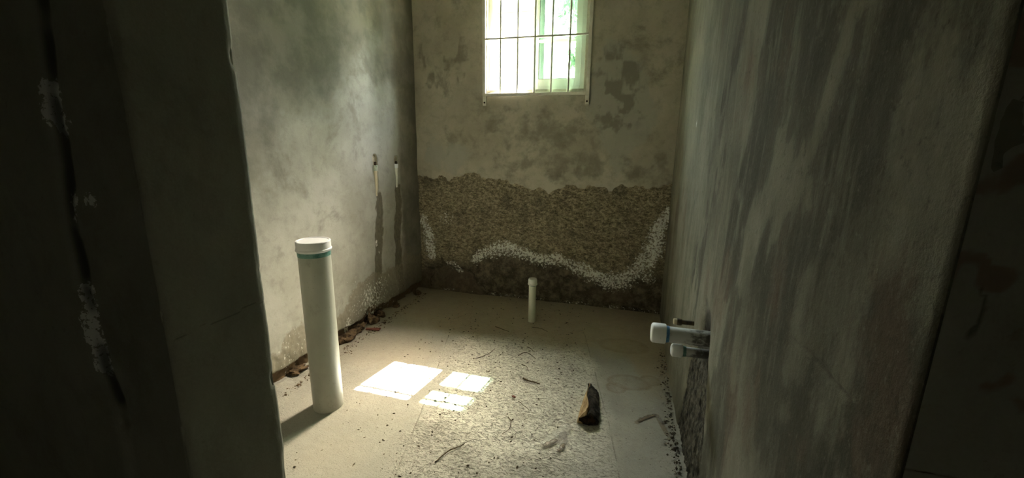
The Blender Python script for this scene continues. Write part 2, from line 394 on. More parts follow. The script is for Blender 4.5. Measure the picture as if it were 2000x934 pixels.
def fl_tan(x, y):
    w = (fbm(x*2.5, y*2.5, 25)-.5)
    return .9*sst(-.75, -1.25, x+w*.5)*sst(1.55, 1.95, y+w*.4)+.7*sst(.22, .05, np.hypot((x+1.0), (y-1.13)*1.2)+w*.2)
def fl_light_falloff(x, y):
    w = fbm(x*2.2, y*2.2, 29)-.5
    return np.maximum(sst(1.60, 1.22, y+w*.35)*(.88+.12*sst(-1.05, -.65, x+w*.4)), .12*sst(-.1, .12, x+w*.3))*.95  # mask for the painted falloff of window light on the near floor
def fl_stain(x, y):
    w = (fbm(x*8, y*8, 27)-.5)*.10; r = 0
    for cx, cy, a, b in ((.03, 2.42, .16, .10), (.06, 2.02, .11, .07), (.17, 2.07, .05, .05), (.0, 1.95, .05, .05)):
        q = np.hypot((x-cx)/a, (y-cy)/b)+w*3; r = np.maximum(r, .48*sst(1.25, .8, q)*(.7+.3*sst(.5, 1.0, q)))
    for ln, wd in (([(.10, 1.70), (.15, 1.76), (.185, 1.775)], .014), ([(.19, 1.76), (.225, 1.66)], .016)):
        r = np.maximum(r, sst(wd, wd*.4, pdist(x+w*.1, y+w*.1, ln)[0]))
    return r
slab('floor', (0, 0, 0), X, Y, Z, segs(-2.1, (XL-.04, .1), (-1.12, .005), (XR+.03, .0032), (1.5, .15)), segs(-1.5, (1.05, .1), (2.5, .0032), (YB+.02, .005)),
     fl_disp, MAT['floor'], .15, {'rough': fl_rough, 'crack': fl_crack, 'brown': fl_brown, 'tan': fl_tan, 'stain': fl_stain, 'light_falloff': fl_light_falloff})

# ------------------------------------------------------------------ back wall
TOPX = [-1.62, -1.582, -1.417, -1.247, -1.143, -1.001, -.803, -.572, -.426, -.21, .029, .227, .28]
TOPZ = [.92, .917, .903, .928, .965, .917, .894, .851, .893, .88, .91, .908, .91]
SALT_WAVE = [(-1.14, .29), (-1.08, .35), (-1.0, .386), (-.897, .414), (-.795, .394), (-.674, .362), (-.595, .335), (-.479, .357), (-.365, .325),
             (-.249, .272), (-.137, .225), (-.029, .232), (.071, .31), (.117, .40)]
def bk_rough(x, z):
    t = np.interp(x, TOPX, TOPZ)
    return sst(.012, -.012, z-t+(fbm(x*14, z*14, 51)-.5)*.10)
def bk_damp(x, z):
    w = (fbm(x*6, z*6, 53)-.5)*.16
    s = np.interp(x, [-1.61, -1.5, -1.2, -1.0, -.897, -.674, -.479, -.249, -.1, .07, .27], [.16, .25, .26, .35, .38, .33, .31, .25, .20, .26, .30])
    a = sst(.10, -.10, z-s+w*.7)
    b = .8*sst(.16, .0, np.abs(x+.47)+w)*sst(.45, .25, z)
    return np.maximum(a*.95, b)
def bk_salt(x, z):
    w = (fbm(x*12, z*12, 55)-.5)*.05
    d, t = pdist(x+w*.5, z+w, SALT_WAVE)
    wv = np.interp(t, [0, .15, .4, .6, .8, 1], [.035, .06, .055, .05, .075, .06])
    below = z < np.interp(x, [p[0] for p in SALT_WAVE], [p[1] for p in SALT_WAVE])
    a = sst(1.0, .15, d/np.where(below, wv*2.0, wv*1.1))
    d2, t2 = pdist(x+w, z+w, [(-1.575, .60), (-1.555, .50), (-1.53, .40), (-1.515, .27)])
    b = sst(1.0, .2, d2/np.interp(t2, [0, .5, 1], [.04, .085, .05]))
    d3, t3 = pdist(x+w, z+w, [(.247, .74), (.22, .66), (.195, .56), (.18, .47), (.16, .38)])
    c = sst(1.0, .15, d3/np.interp(t3, [0, .4, .8, 1], [.04, .10, .12, .09]))*1.15
    e = .62*sst(.10, .02, np.hypot(x-.16, (z-.27)))+.66*sst(.12, .02, np.hypot((x+1.37), (z-.60)*1.2))*.7
    f = .75*sst(.035, .01, pdist(x+w, z+w, [(-1.38, .24), (-1.31, .225), (-1.27, .17)])[0])
    g_ = .42*sst(.022, .006, np.abs(z-.012))*sst(.40, .62, fbm(x*9, z*9, 57))
    return np.clip(np.maximum.reduce([a, b, c, e, f, g_])*.80, 0, 1)
BRK = [[(-1.6, .165), (-1.46, .185), (-1.39, .215), (-1.30, .19), (-1.22, .20), (-1.15, .15), (-1.13, .07), (-1.0, .03)], [(-1.48, .18), (-1.52, .09), (-1.53, .02)],
       [(-1.42, .27), (-1.40, .22)], [(-1.0, .03), (-.6, .022), (-.45, .03)], [(-.45, .03), (-.1, .016), (.1, .018), (.26, .012)]]
def bk_crack(x, z):
    w = (fbm(x*22, z*22, 61)-.5)*.05; r = 0
    for ln, wd in zip(BRK, (.008, .007, .020, .004, .006)): r = np.maximum(r, sst(wd, wd*.35, pdist(x+w, z+w*.6, ln)[0])*(.5+.5*sst(.35, .55, fbm(x*9, z*9, 63))))
    return r
def bk_brick(x, z):
    top = np.interp(x, [-1.6, -1.46, -1.39, -1.30, -1.22, -1.15, -1.1, -1.05], [.16, .18, .21, .19, .2, .15, .06, 0])
    return sst(.02, -.02, z-top)+.75*sst(.16, .05, np.hypot((x+.08)*.55, (z-.10)*1.6)+(fbm(x*9, z*9, 65)-.5)*.12)
def bk_pale(x, z):
    w = (fbm(x*4, z*4, 67)-.5)*.3
    return sst(.38, .10, np.hypot((x+.10)*1.1, (z-1.42)*.62)+w*.6)*.95+.6*sst(.3, .1, np.hypot(x+1.35, (z-1.05)*1.5)+w)
def bk_blotch(x, z):
    w = fbm(x*9, z*9, 69, 5, .62)
    a = sst(.42, .66, w)*sst(.34, .12, np.hypot((x+.13)*1.1, (z-1.52)*.75))
    b = .85*sst(.30, .70, fbm(x*4, z*5, 71, 5, .62))*sst(.55, .25, np.hypot((x+.70)*.8, (z-1.23)*1.5))
    c = sst(.52, .64, fbm(x*8, z*8, 73))*sst(.30, .1, np.hypot(x+1.38, (z-1.75)*.8))
    d = .8*sst(.30, .65, fbm(x*5, z*5, 75, 5, .62))*sst(.20, .06, np.abs(z-1.0-(x+.1)*.03))*sst(-.9, -.45, x)
    return np.maximum.reduce([a, b, c, d])
def bk_disp(x, z):
    r = bk_rough(x, z)
    d = (fbm(x*3, z*3, 81)-.5)*.010+(fbm(x*40, z*40, 82)-.5)*.0012
    up = .5+.5*sst(.35, .6, z)
    d = d-r*.007+r*up*((fbm(x*38, z*62, 83, 4, .6)-.5)*.016+(vnoise(x*120, z*150, 84)-.5)*.004)
    s = bk_salt(x, z); d = d+sst(.55, .8, s+(vnoise(x*75, z*75, 85)-.5))*.003
    d = d-bk_crack(x, z)*.012+sst(.0, 1, bk_brick(x, z)*sst(-1.02, -1.12, x))*(.012+(fbm(x*18, z*18, 86)-.5)*.03)
    return d
slab('wall_back', (0, YB, 0), X, Z, nY, segs(XL-.2, (XL-.02, .09), (WX0, .0045), (WX1, .0045), (XR+.02, .0045), (XR+.2, .09)),
     segs(-.02, (1.0, .0045), (WZ0, .012), (WZ1, .03), (HT, .05)), bk_disp, MAT['back'], WALL_T,
     {'rough': bk_rough, 'damp': bk_damp, 'salt': bk_salt, 'crack': bk_crack, 'brick': bk_brick, 'pale': bk_pale, 'blotch': bk_blotch}, hole=(WX0, WX1, WZ0, WZ1))

# ------------------------------------------------------------------ left wall (u = y, v = z)
SLOTS = [dict(y=2.435, y1=2.448, z0=.838, z1=1.100, w0=.012, w1=.027), dict(y=2.694, y1=2.702, z0=.872, z1=1.085, w0=.011, w1=.024)]
def lf_slot(y, z):
    r = 0
    for s in SLOTS:
        t = np.clip((z-s['z0'])/(s['z1']-s['z0']), 0, 1); yc = s['y1']+(s['y']-s['y1'])*t
        hw = (s['w0']+(s['w1']-s['w0'])*np.minimum(1, t*1.15))*np.sqrt(np.clip(1-((t-.5)*2)**12, 0, 1))
        w = (fbm(y*90, z*90, 91)-.5)*.010
        r = np.maximum(r, sst(.003, -.003, np.abs(y-yc)-hw+w)*sst(s['z0']-.006, s['z0']+.004, z)*sst(s['z1']+.006, s['z1']-.004, z))
    return r
ST1 = [(2.455, .86), (2.462, .70), (2.43, .50), (2.405, .30), (2.37, .10), (2.36, 0)]
ST2 = [(2.71, .90), (2.71, .75), (2.665, .48), (2.675, .30), (2.69, .10), (2.70, 0)]
def lf_streak(y, z):
    w = (fbm(y*16, z*10, 93)-.5)*.05
    a = sst(.052, .026, pdist(y+w, z, ST1)[0])*sst(.88, .82, z)
    b = sst(.058, .030, pdist(y+w, z, ST2)[0])*sst(.90, .86, z)*.95
    return np.maximum(a, b)
def lf_brown_top(y):
    return .030+.028*vnoise(y*5, y*0, 95)+.020*vnoise(y*17, y*0, 96)+.05*np.exp(-((y-2.30)/.09)**2)+.02*np.exp(-((y-2.02)/.12)**2)
def lf_brown(y, z):
    return sst(.008, -.008, z-lf_brown_top(y)+(fbm(y*40, z*40, 97)-.5)*.012)
def lf_rough(y, z):
    w = (fbm(y*7, z*7, 99)-.5)
    a = sst(.30, .10, z+w*.22-.10*sst(1.9, 2.35, y)+.06*sst(1.75, 1.85, y)*sst(2.05, 1.95, y))
    return a*.92
def lf_salt(y, z):
    w = (fbm(y*9, z*9, 101)-.5)*.12
    a = .50*sst(.30, .06, np.hypot((y-2.17)*.9, z-.19)+w)+.5*sst(.3, .08, np.hypot((y-2.5)*.7, z-.12)+w)
    b = 1.1*sst(.020, .006, np.hypot(y-2.405, (z-.515)*.55)+w*.05)+1.0*sst(.013, .004, np.hypot(y-2.43, z-.44)+w*.05)
    c = .95*sst(.05, .02, np.hypot((y-2.05)*1.2, (z-.07)*.55)+w*.1)+.55*sst(.22, .05, np.hypot(y-1.62, (z-.10))+w)
    return np.clip(np.maximum.reduce([a, b, c]), 0, 1)
def lf_shade(y, z):
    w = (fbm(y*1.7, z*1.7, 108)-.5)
    return np.maximum(sst(.9, 1.9, z+w*.9+.25*sst(2.2, 1.4, y)-.35*np.exp(-((y-2.45)/.35)**2)), .75*sst(2.66, 2.80, y+w*.12))  # shade painted up the wall and into the corner, sparing the window glow
def lf_disp(y, z):
    d = (fbm(y*2.2, z*2.2, 103)-.5)*.014+(fbm(y*22, z*22, 104)-.5)*.0020
    s = lf_slot(y, z); st = lf_streak(y, z)
    d = d-s*(.013+(fbm(y*120, z*120, 109)-.5)*.016)-st*.006+st*(fbm(y*60, z*45, 105)-.5)*.014
    d = d+lf_rough(y, z)*((fbm(y*34, z*30, 106)-.5)*.012-.002)
    b = lf_brown(y, z)
    d = d*(1-b*.5)-b*(.020+(fbm(y*24, z*24, 107)-.5)*.035)
    return d
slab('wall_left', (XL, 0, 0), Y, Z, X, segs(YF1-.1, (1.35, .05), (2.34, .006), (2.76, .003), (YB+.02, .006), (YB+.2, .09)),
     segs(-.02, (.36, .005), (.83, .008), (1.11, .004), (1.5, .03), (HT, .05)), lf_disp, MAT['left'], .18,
     {'slot': lf_slot, 'streak': lf_streak, 'brown': lf_brown, 'rough': lf_rough, 'salt': lf_salt, 'grime_shade': lf_shade})

# ------------------------------------------------------------------ right wall (u = y, v = z)
def rt_streak(y, z):
    w = (fbm(y*9, z*5, 111)-.5)*.05
    r0 = np.interp(z, [0, .19, .44, .57, .64], [1.19, 1.205, 1.24, 1.285, 1.32]); r1 = np.interp(z, [0, .08, .22, .37, .45, .56], [1.74, 1.70, 1.64, 1.60, 1.52, 1.44])
    return sst(-.012, .012, y-r0+w*.5)*sst(-.03, .02, r1-y+w)*sst(.66, .58, z+w)
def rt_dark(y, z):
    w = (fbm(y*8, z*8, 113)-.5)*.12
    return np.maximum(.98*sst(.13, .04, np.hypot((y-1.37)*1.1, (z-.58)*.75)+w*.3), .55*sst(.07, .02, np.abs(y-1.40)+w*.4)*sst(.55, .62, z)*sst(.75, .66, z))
def rt_salt(y, z):
    w = (fbm(y*10, z*10, 115)-.5)*.1
    return np.maximum.reduce([.55*sst(.06, .0, z+w*.3)*sst(1.9, 1.5, y), 1.1*sst(.020, .008, np.hypot((y-2.115)*1.4, (z-1.279)*.45)), .6*sst(.05, .01, YB-y+w*.3)*sst(.6, .3, z)])
def rt_crack(y, z):
    w = (fbm(y*14, z*14, 117)-.5)*.03
    return sst(.004, .0012, np.abs(z-.892+w))*sst(.85, .6, y)*sst(.43, .50, y)
def rt_grime_shade(y, z):
    w = fbm(y*4.5+z*1.2, z*2.2, 118, 5)-.5; w2 = fbm(y*11+z*2, z*4.5, 119, 4)-.5
    return np.clip(sst(-.32, .42, w+w2*.7+.22*sst(1.6, .8, y)-.04)*(.45+.55*sst(2.1, 1.3, y)), 0, 1)  # real grime, deepened near the doorway to paint in fading light
def rt_disp(y, z):
    d = (fbm(y*2, z*1.2, 121)-.5)*.016+(fbm(y*30, z*9, 122)-.5)*.0026
    d = d*sst(.426, .62, y)
    s = rt_streak(y, z); d = d-s*.009+s*(fbm(y*55, z*26, 123, 4, .6)-.5)*.020-rt_crack(y, z)*.003-rt_dark(y, z)*.008
    return d
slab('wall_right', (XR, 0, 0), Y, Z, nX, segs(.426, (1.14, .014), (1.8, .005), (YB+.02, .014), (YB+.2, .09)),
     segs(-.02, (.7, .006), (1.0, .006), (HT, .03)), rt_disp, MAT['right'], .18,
     {'streak': rt_streak, 'dark': rt_dark, 'salt': rt_salt, 'crack': rt_crack, 'grime_shade': rt_grime_shade})

# ------------------------------------------------------------------ front wall either side of the doorway
GROOVE = [(-.76, 1.5), (-.77, 1.36), (-.785, 1.22), (-.80, 1.05), (-.805, .95), (-.80, .81), (-.785, .74), (-.79, .4), (-.78, 0)]
def fw_crack(x, z):
    w = (fbm(x*9, z*6, 131)-.5)*.012
    return np.maximum(.75*sst(.022, .002, pdist(x+w, z, GROOVE)[0])*(.4+.6*sst(.35, .6, fbm(x*8, z*8, 132))), 0)
def fw_salt(x, z):
    w = (fbm(x*40, z*40, 133)-.5)*.016
    a = sst(.030, .008, pdist(x+w, z+w, [(-.786, 1.240), (-.789, 1.215), (-.779, 1.205)])[0])
    b = sst(.018, .005, np.hypot(x+.753+w, z-1.092))*.9
    c = sst(.024, .006, pdist(x+w, z+w*.5, [(-.803, .945), (-.812, .90), (-.803, .86), (-.800, .815)])[0])
    d = sst(.010, .002, pdist(x+w, z, [(-.787, 1.10), (-.80, 1.06)])[0])*.75
    return np.maximum.reduce([a, b, c, d])
def fw_disp(x, z):
    st = sst(.02, -.02, x-np.interp(z, [p[1] for p in GROOVE[::-1]], [p[0] for p in GROOVE[::-1]]))
    return (fbm(x*4, z*4, 135)-.5)*.008+(fbm(x*40, z*40, 136)-.5)*.0015-fw_crack(x, z)*.008+st*.004+sst(.5, .8, fw_salt(x, z))*.002
slab('wall_front_left', (0, YF0, 0), X, Z, nY, segs(-2.1, (-1.1, .06), (XJ-.004, .005)), segs(-.02, (.55, .05), (1.42, .005), (HT, .06)),
     fw_disp, MAT['front'], YF1-YF0-.002, {'crack': fw_crack, 'salt': fw_salt})
def jb_crack(y, z):
    return sst(.004, .001, np.abs(z-.881+(fbm(y*30, z*5, 141)-.5)*.02))*(.15+.4*sst(.35, .6, fbm(y*25, z*25, 142)))
def jb_disp(y, z):
    e = sst(.012, .0, YF1-y)+sst(.010, .0, y-YF0)
    return (fbm(y*5, z*5, 143)-.5)*.006+(fbm(y*45, z*45, 144)-.5)*.0012-jb_crack(y, z)*.003-e*(.0015+.006*sst(.58, .8, fbm(y*3, z*24, 145)))
slab('trim_1', (XJ, 0, 0), Y, Z, X, segs(YF0+.001, (YF1, .004)), segs(-.02, (.55, .05), (1.42, .005), (2.1, .03)), jb_disp, MAT['front'], .02, {'crack': jb_crack})
def fr_crack(x, z):
    return np.maximum(.55*sst(.0028, .0008, np.abs(z-.886+(fbm(x*25, z*5, 151)-.5)*.012)), .62*sst(.005, .001, pdist(x+(fbm(x*40, z*40, 152)-.5)*.008, z, [(.286, 1.068), (.2905, 1.052), (.289, 1.035), (.286, 1.022)])[0]))
def fr_redd(x, z): return .8*sst(.52, .68, fbm(x*22, z*22, 155))
slab('wall_front_right', (0, .4250, 0), X, Z, nY, segs(XR+.0020, (.45, .004), (1.5, .08)), segs(-.02, (.6, .05), (1.45, .005), (HT, .06)),
     lambda x, z: ((fbm(x*5, z*5, 153)-.5)*.004+(fbm(x*60, z*60, 154)-.5)*.0016)*sst(.0, .01, x-XR)-fr_crack(x, z)*.0012, MAT['front'], .010, {'crack': fr_crack, 'redd': fr_redd})
props(box('trim_3', (XR+.185, .436, -.02), (1.5, .604, HT), MAT['plain']), kind='structure')
props(box('wall_front_top', (XJ-.01, YF0, 2.1), (XR+.01, YF1, HT), MAT['plain']), kind='structure')
props(box('ceiling', (-2.3, -1.7, HT), (1.7, YB+.2, HT+.15), MAT['ceiling']), kind='structure')
props(box('wall_hall_left', (-2.3, -1.7, -.15), (-2.1, YF1, HT), MAT['plain']), kind='structure')
props(box('wall_hall_right', (1.5, -1.7, -.15), (1.7, YF1, HT), MAT['plain']), kind='structure')
props(box('wall_hall_back', (-2.3, -1.7, -.15), (1.7, -1.5, HT), MAT['plain']), kind='structure')

# ------------------------------------------------------------------ object materials
MAT['frame'] = mat_simple('window_frame_white', (.46, .50, .445), (.54, .58, .525), 6, .45, .5)
MAT['grille'] = mat_simple('grille_cream_paint', (.74, .71, .60), (.86, .84, .74), 30, .5, .45, .05)
MAT['dark'] = mat_simple('rust_dark', (.03, .022, .016), (.09, .06, .035), 60, .8, .2)
MAT['gasket'] = mat_simple('black_rubber', (.015, .018, .016), (.03, .034, .03), 30, .6, .3)
def mat_glass():
    g = G('window_glass'); g.n.remove(g.b)
    tr = g.n.new('ShaderNodeBsdfTransparent'); tr.inputs[0].default_value = (.68, .76, .715, 1)
    gl = g.n.new('ShaderNodeBsdfGlossy'); gl.inputs['Roughness'].default_value = .02
    lw = g.n.new('ShaderNodeLayerWeight'); lw.inputs['Blend'].default_value = .5
    fr = g.math('MULTIPLY_ADD', g.math('POWER', lw.outputs['Facing'], 4.0), .6, .035)
    mx = g.n.new('ShaderNodeMixShader')
    g.t.links.new(fr, mx.inputs[0]); g.t.links.new(tr.outputs[0], mx.inputs[1]); g.t.links.new(gl.outputs[0], mx.inputs[2])
    g.t.links.new(mx.outputs[0], g.out.inputs[0]); return g.m
MAT['glass'] = mat_glass()
def mat_pvc(name, a, b, dirt, k=.5, sc=14, lo=.56):
    g = G(name)
    c = g.mix(g.step(g.noise(4, 4), .3, .7), a, b)
    c = g.mix(g.math('MULTIPLY', g.step(g.noise(sc, 6, .7, g.map((1, 1, .5))), lo, lo+.16), k), c, dirt)
    c = g.mix(g.math('MULTIPLY', g.step(g.voro(60), .12, .06), .5), c, dirt)
    g.bump(g.noise(120, 3), .05, .001)
    return g.done(c, g.step(g.noise(9, 3), .3, .7, .35, .55), .45)
MAT['pvc'] = mat_pvc('grey_white_pvc', (.32, .325, .275), (.41, .415, .355), (.18, .17, .125), .45)
MAT['pvc_cap'] = mat_pvc('pale_grey_pvc_cap', (.60, .60, .60), (.70, .70, .70), (.42, .37, .32), .4)
MAT['pvc_small'] = mat_pvc('ivory_pvc', (.56, .57, .44), (.66, .66, .53), (.34, .30, .18), .5)
MAT['pvc_ivory_cap'] = mat_pvc('white_ivory_cap', (.70, .70, .62), (.78, .78, .70), (.4, .36, .25), .2)
MAT['pvc_dirty'] = mat_pvc('muddy_white_pvc', (.62, .64, .64), (.70, .71, .70), (.045, .04, .03), .93, 20, .47)
def mat_stub():
    g = G('muddy_white_pvc'); sx = g.n.new('ShaderNodeSeparateXYZ'); g.put(sx.inputs[0], g.co)
    c = g.mix(g.step(g.noise(6, 4), .3, .7), (.50, .52, .52), (.62, .63, .62))
    near = g.step(sx.outputs[0], -.13, .0); n = g.noise(30, 5, .7, g.map((.6, 1, 1)))
    c = g.mix(g.math('MULTIPLY', g.step(g.math('ADD', n, g.math('MULTIPLY', near, .26)), .60, .80), .9), c, (.05, .044, .033))
    return g.done(c, .5, .4)
MAT['pvc_dirty'] = mat_stub()
MAT['pvc_white'] = mat_pvc('white_pvc_cap', (.78, .80, .82), (.84, .86, .87), (.2, .18, .13), .4, 14, .62)
MAT['teal'] = mat_simple('teal_solvent_cement', (.05, .15, .125), (.14, .29, .25), 40, .4, .5)
MAT['blue'] = mat_simple('blue_solvent_cement', (.03, .10, .32), (.12, .38, .55), 60, .35, .5)
MAT['greenish'] = mat_pvc('greenish_white_collar', (.52, .56, .45), (.62, .66, .55), (.12, .26, .16), .6, 60, .5)
MAT['cream'] = mat_pvc('cream_cpvc', (.66, .58, .40), (.74, .66, .48), (.40, .30, .16), .5, 40)
MAT['brass'] = mat_simple('weathered_fitting', (.025, .018, .010), (.11, .08, .035), 60, .6, .4, .2)
MAT['wood'] = mat_simple('split_wood', (.26, .17, .085), (.62, .47, .28), 26, .8, .2, .3, (2.2, .35, 1))
MAT['bark'] = mat_simple('charred_bark', (.012, .011, .010), (.065, .055, .045), 45, .9, .15, .5, (1, .5, 1))
MAT['rot'] = mat_simple('rotten_end_grain', (.012, .009, .007), (.07, .042, .022), 50, .95, .1, .5)
MAT['twig'] = mat_simple('dry_twig', (.05, .038, .022), (.13, .10, .06), 60, .9, .1)
MAT['brickred'] = mat_simple('red_plastic', (.17, .055, .04), (.27, .11, .08), 50, .6, .3)
MAT['mortar'] = mat_simple('broken_mortar', (.045, .030, .018), (.21, .145, .085), 34, .95, .15, .6)
MAT['grit'] = mat_simple('grit', (.04, .034, .024), (.16, .13, .09), 30, .95, .1)
MAT['saltcrumb'] = mat_simple('pale_crumb', (.28, .27, .23), (.45, .43, .37), 30, .95, .1)

# ------------------------------------------------------------------ window
win = empty('window_1', ((WX0+WX1)/2, 3.03, WZ0)); props(win, 'white sliding window, one half open, set deep behind the cream grille', 'window', kind='structure')
def wpart(name, a, b, mat, parent=win, bevel=.002):
    o = box(name, a, b, mat, None, bevel)
    o.parent = parent; o.matrix_parent_inverse = world_of(parent).inverted(); return o
def world_of(o):
    m = o.matrix_basis.copy(); p = o.parent
    if p: m = world_of(p) @ o.matrix_parent_inverse @ m
    return m
F0, F1 = 3.035, 3.135
wpart('frame_stile', (WX0, F0, WZ0), (WX0+.030, F1, WZ1), MAT['frame']); wpart('frame_stile', (WX1-.034, F0, WZ0), (WX1, F1, WZ1), MAT['frame'])
wpart('frame_rail', (WX0+.030, F0, WZ0), (WX1-.034, F1, WZ0+.026), MAT['frame']); wpart('frame_rail', (WX0+.030, F0, WZ1-.03), (WX1-.034, F1, WZ1), MAT['frame'])
wpart('track', (WX0+.030, 3.078, WZ0+.026), (WX1-.034, 3.082, WZ0+.036), MAT['frame'], bevel=0)
def sash(x0, x1, y0, y1, z0, z1, sl, sr, sb, mz):
    s = empty('sash', (x0, y0, z0)); s.parent = win; s.matrix_parent_inverse = world_of(win).inverted()
    wpart('stile', (x0, y0, z0), (x0+sl, y1, z1), MAT['frame'], s); wpart('stile', (x1-sr, y0, z0), (x1, y1, z1), MAT['frame'], s)
    wpart('rail', (x0+sl, y0, z0), (x1-sr, y1, z0+sb), MAT['frame'], s); wpart('rail', (x0+sl, y0, z1-.045), (x1-sr, y1, z1), MAT['frame'], s)
    wpart('glazing_bar', (x0+sl, y0, mz-.008), (x1-sr, y1-.003, mz+.010), MAT['frame'], s)
    ym = (y0+y1)/2
    wpart('pane', (x0+sl, ym-.0015, z0+sb), (x1-sr, ym+.0015, mz-.008), MAT['glass'], s, 0); wpart('pane', (x0+sl, ym-.0015, mz+.010), (x1-sr, ym+.0015, z1-.045), MAT['glass'], s, 0)
    wpart('gasket', (x0+sl, y0+.002, z0+sb), (x0+sl+.003, y0+.006, z1-.045), MAT['gasket'], s, 0); wpart('gasket', (x0+sl, y0+.002, z0+sb), (x1-sr, y0+.006, z0+sb+.0025), MAT['gasket'], s, 0)
    return s
sash(-.716, WX1-.034, 3.047, 3.074, WZ0+.026, WZ1-.03, .043, .038, .048, 1.862)
sash(-.700, WX1-.034, 3.087, 3.114, WZ0+.026, WZ1-.03, .050, .041, .045, 1.884)

# exterior sunshade over the window
props(box('trim_2', (-1.5, YB+WALL_T, 2.50), (.1, 3.408, 2.58), MAT['plain']), kind='structure')

# ------------------------------------------------------------------ window grille
gr = empty('window_grille', (-.686, 2.985, 1.445))
props(gr, 'cream painted steel window grille with thin upright bars', 'grille')
def gpart(name, a, b, bevel=.0015, mat='grille', parent=None):
    o = box(name, a, b, MAT[mat], None, bevel); p = parent or gr
    o.parent = p; o.matrix_parent_inverse = world_of(p).inverted(); return o
GX0, GX1, GZ0, GZ1 = -1.062, -.309, 1.503, 2.45
gpart('frame_side', (GX0, 2.976, GZ0), (GX0+.022, 2.992, GZ1)); gpart('frame_side', (GX1-.022, 2.976, GZ0), (GX1, 2.992, GZ1))
gpart('frame_rail', (GX0+.022, 2.976, GZ0), (GX1-.022, 2.992, GZ0+.020)); gpart('frame_rail', (GX0+.022, 2.976, GZ1-.02), (GX1-.022, 2.992, GZ1))
for zc in (1.880, 2.19): gpart('cross_bar', (GX0+.022, 2.977, zc-.006), (GX1-.022, 2.990, zc+.006))
for xc in (-.930, -.808, -.688, -.570, -.452):
    rod = lathe('upright_bar', [(.0070, GZ0+.02), (.0070, GZ1-.02)], MAT['grille'], None, 10, (xc, 2.984, 0))
    rod.parent = gr; rod.matrix_parent_inverse = world_of(gr).inverted()
    if xc == -.688: rod.scale = (1.25, 1.25, 1)
for xc in (GX0+.013, GX1-.013):
    t = gpart('mounting_tab', (xc-.013, 2.982, GZ0-.062), (xc+.013, 2.994, GZ0+.002))
    s = lathe('screw', [(.0065, 0), (.0065, .002), (.004, .004)], MAT['dark'], None, 12, (xc, 2.982, GZ0-.042), Matrix.Rotation(math.pi/2, 4, 'X'))
    s.parent = t; s.matrix_parent_inverse = world_of(t).inverted()

# ------------------------------------------------------------------ standing pipes
def pipe_z(name, loc, r, hgt, cap_r, cap_h, m_pipe, m_cap, m_band, band_h, label, cat='pipe'):
    t = empty(name, loc); props(t, label, cat)
    lathe('pipe_body', [(r, -.03), (r, hgt-cap_h*.5)], MAT[m_pipe], t, 64)
    if m_band: lathe('cement_band', [(r+.0008, hgt-cap_h-band_h), (r+.0012, hgt-cap_h-band_h*.4), (r+.0014, hgt-cap_h+.004)], MAT[m_band], t, 64, wob=.002)
    c = lathe('cap', [(cap_r-.003, hgt-cap_h), (cap_r, hgt-cap_h+.004), (cap_r, hgt-cap_h+.010), (cap_r-.0025, hgt-cap_h+.012), (cap_r-.0025, hgt-.010), (cap_r-.004, hgt-.004)] +
              ([(cap_r-.002, hgt-.003), (cap_r-.004, hgt), (cap_r-.010, hgt), (cap_r-.012, hgt-.002)] if cap_r > .05 else [(cap_r-.006, hgt)]), MAT[m_cap], t, 64)
    return t, c
pipe_z('drain_pipe', (-1.256, 1.420, 0), .0640, .776, .0705, .044, 'pvc', 'pvc_cap', 'teal', .020, 'thick grey-white plastic drain pipe standing upright on the floor with a flat cap')
pipe_z('drain_pipe', (-.582, 2.615, 0), .0245, .302, .0320, .043, 'pvc_small', 'pvc_ivory_cap', 'teal', .004, 'thin short ivory plastic pipe with a white cap standing before the back wall')

# ------------------------------------------------------------------ stubs from the right wall
def stub(name, y, z, length, r, cap_r, cap_l, label, mats=('pvc_dirty', 'pvc_white', 'blue'), tilt=0.0):
    t = empty(name, (XR, y, z)); props(t, label, 'pipe')
    R = Matrix.Rotation(-math.pi/2, 4, 'Y') @ Matrix.Rotation(tilt, 4, 'X')
    lathe('pipe_body', [(r, -.05), (r, length-cap_l*.4)], MAT[mats[0]], t, 40, None, R)
    lathe('cement_ring', [(r+.0008, length-cap_l-.010), (r+.0018, length-cap_l-.003), (r+.002, length-cap_l+.003)], MAT[mats[2]], t, 40, None, R, .01)
    lathe('cap', [(cap_r-.002, length-cap_l), (cap_r, length-cap_l+.003), (cap_r, length-.007), (cap_r-.003, length-.002), (cap_r-.008, length)], MAT[mats[1]], t, 40, None, R)
    return t
stub('wall_pipe', 1.360, .579, .166, .0255, .0325, .046, 'muddy white pipe stub with the larger white cap on the right wall')
stub('wall_pipe', 1.358, .527, .100, .0155, .0215, .036, 'smaller white-capped pipe stub below the larger one on the right wall', ('pvc_dirty', 'pvc_white', 'teal'))
t = empty('pipe_nipple', (XR, 1.599, .529)); props(t, 'thin rusty brown pipe nipple with a pale plug on the right wall', 'pipe fitting')
R90 = Matrix.Rotation(-math.pi/2, 4, 'Y')
lathe('nipple_body', [(.0085, -.03), (.0085, .045), (.010, .046), (.010, .050), (.0085, .051), (.0085, .060)], MAT['brass'], t, 20, None, R90)
lathe('collar', [(.012, .042), (.0135, .045), (.0135, .056), (.012, .059)], MAT['brass'], t, 20, None, R90)
lathe('plug', [(.0105, .059), (.0115, .061), (.0115, .070), (.009, .072)], MAT['cream'], t, 20, None, R90)

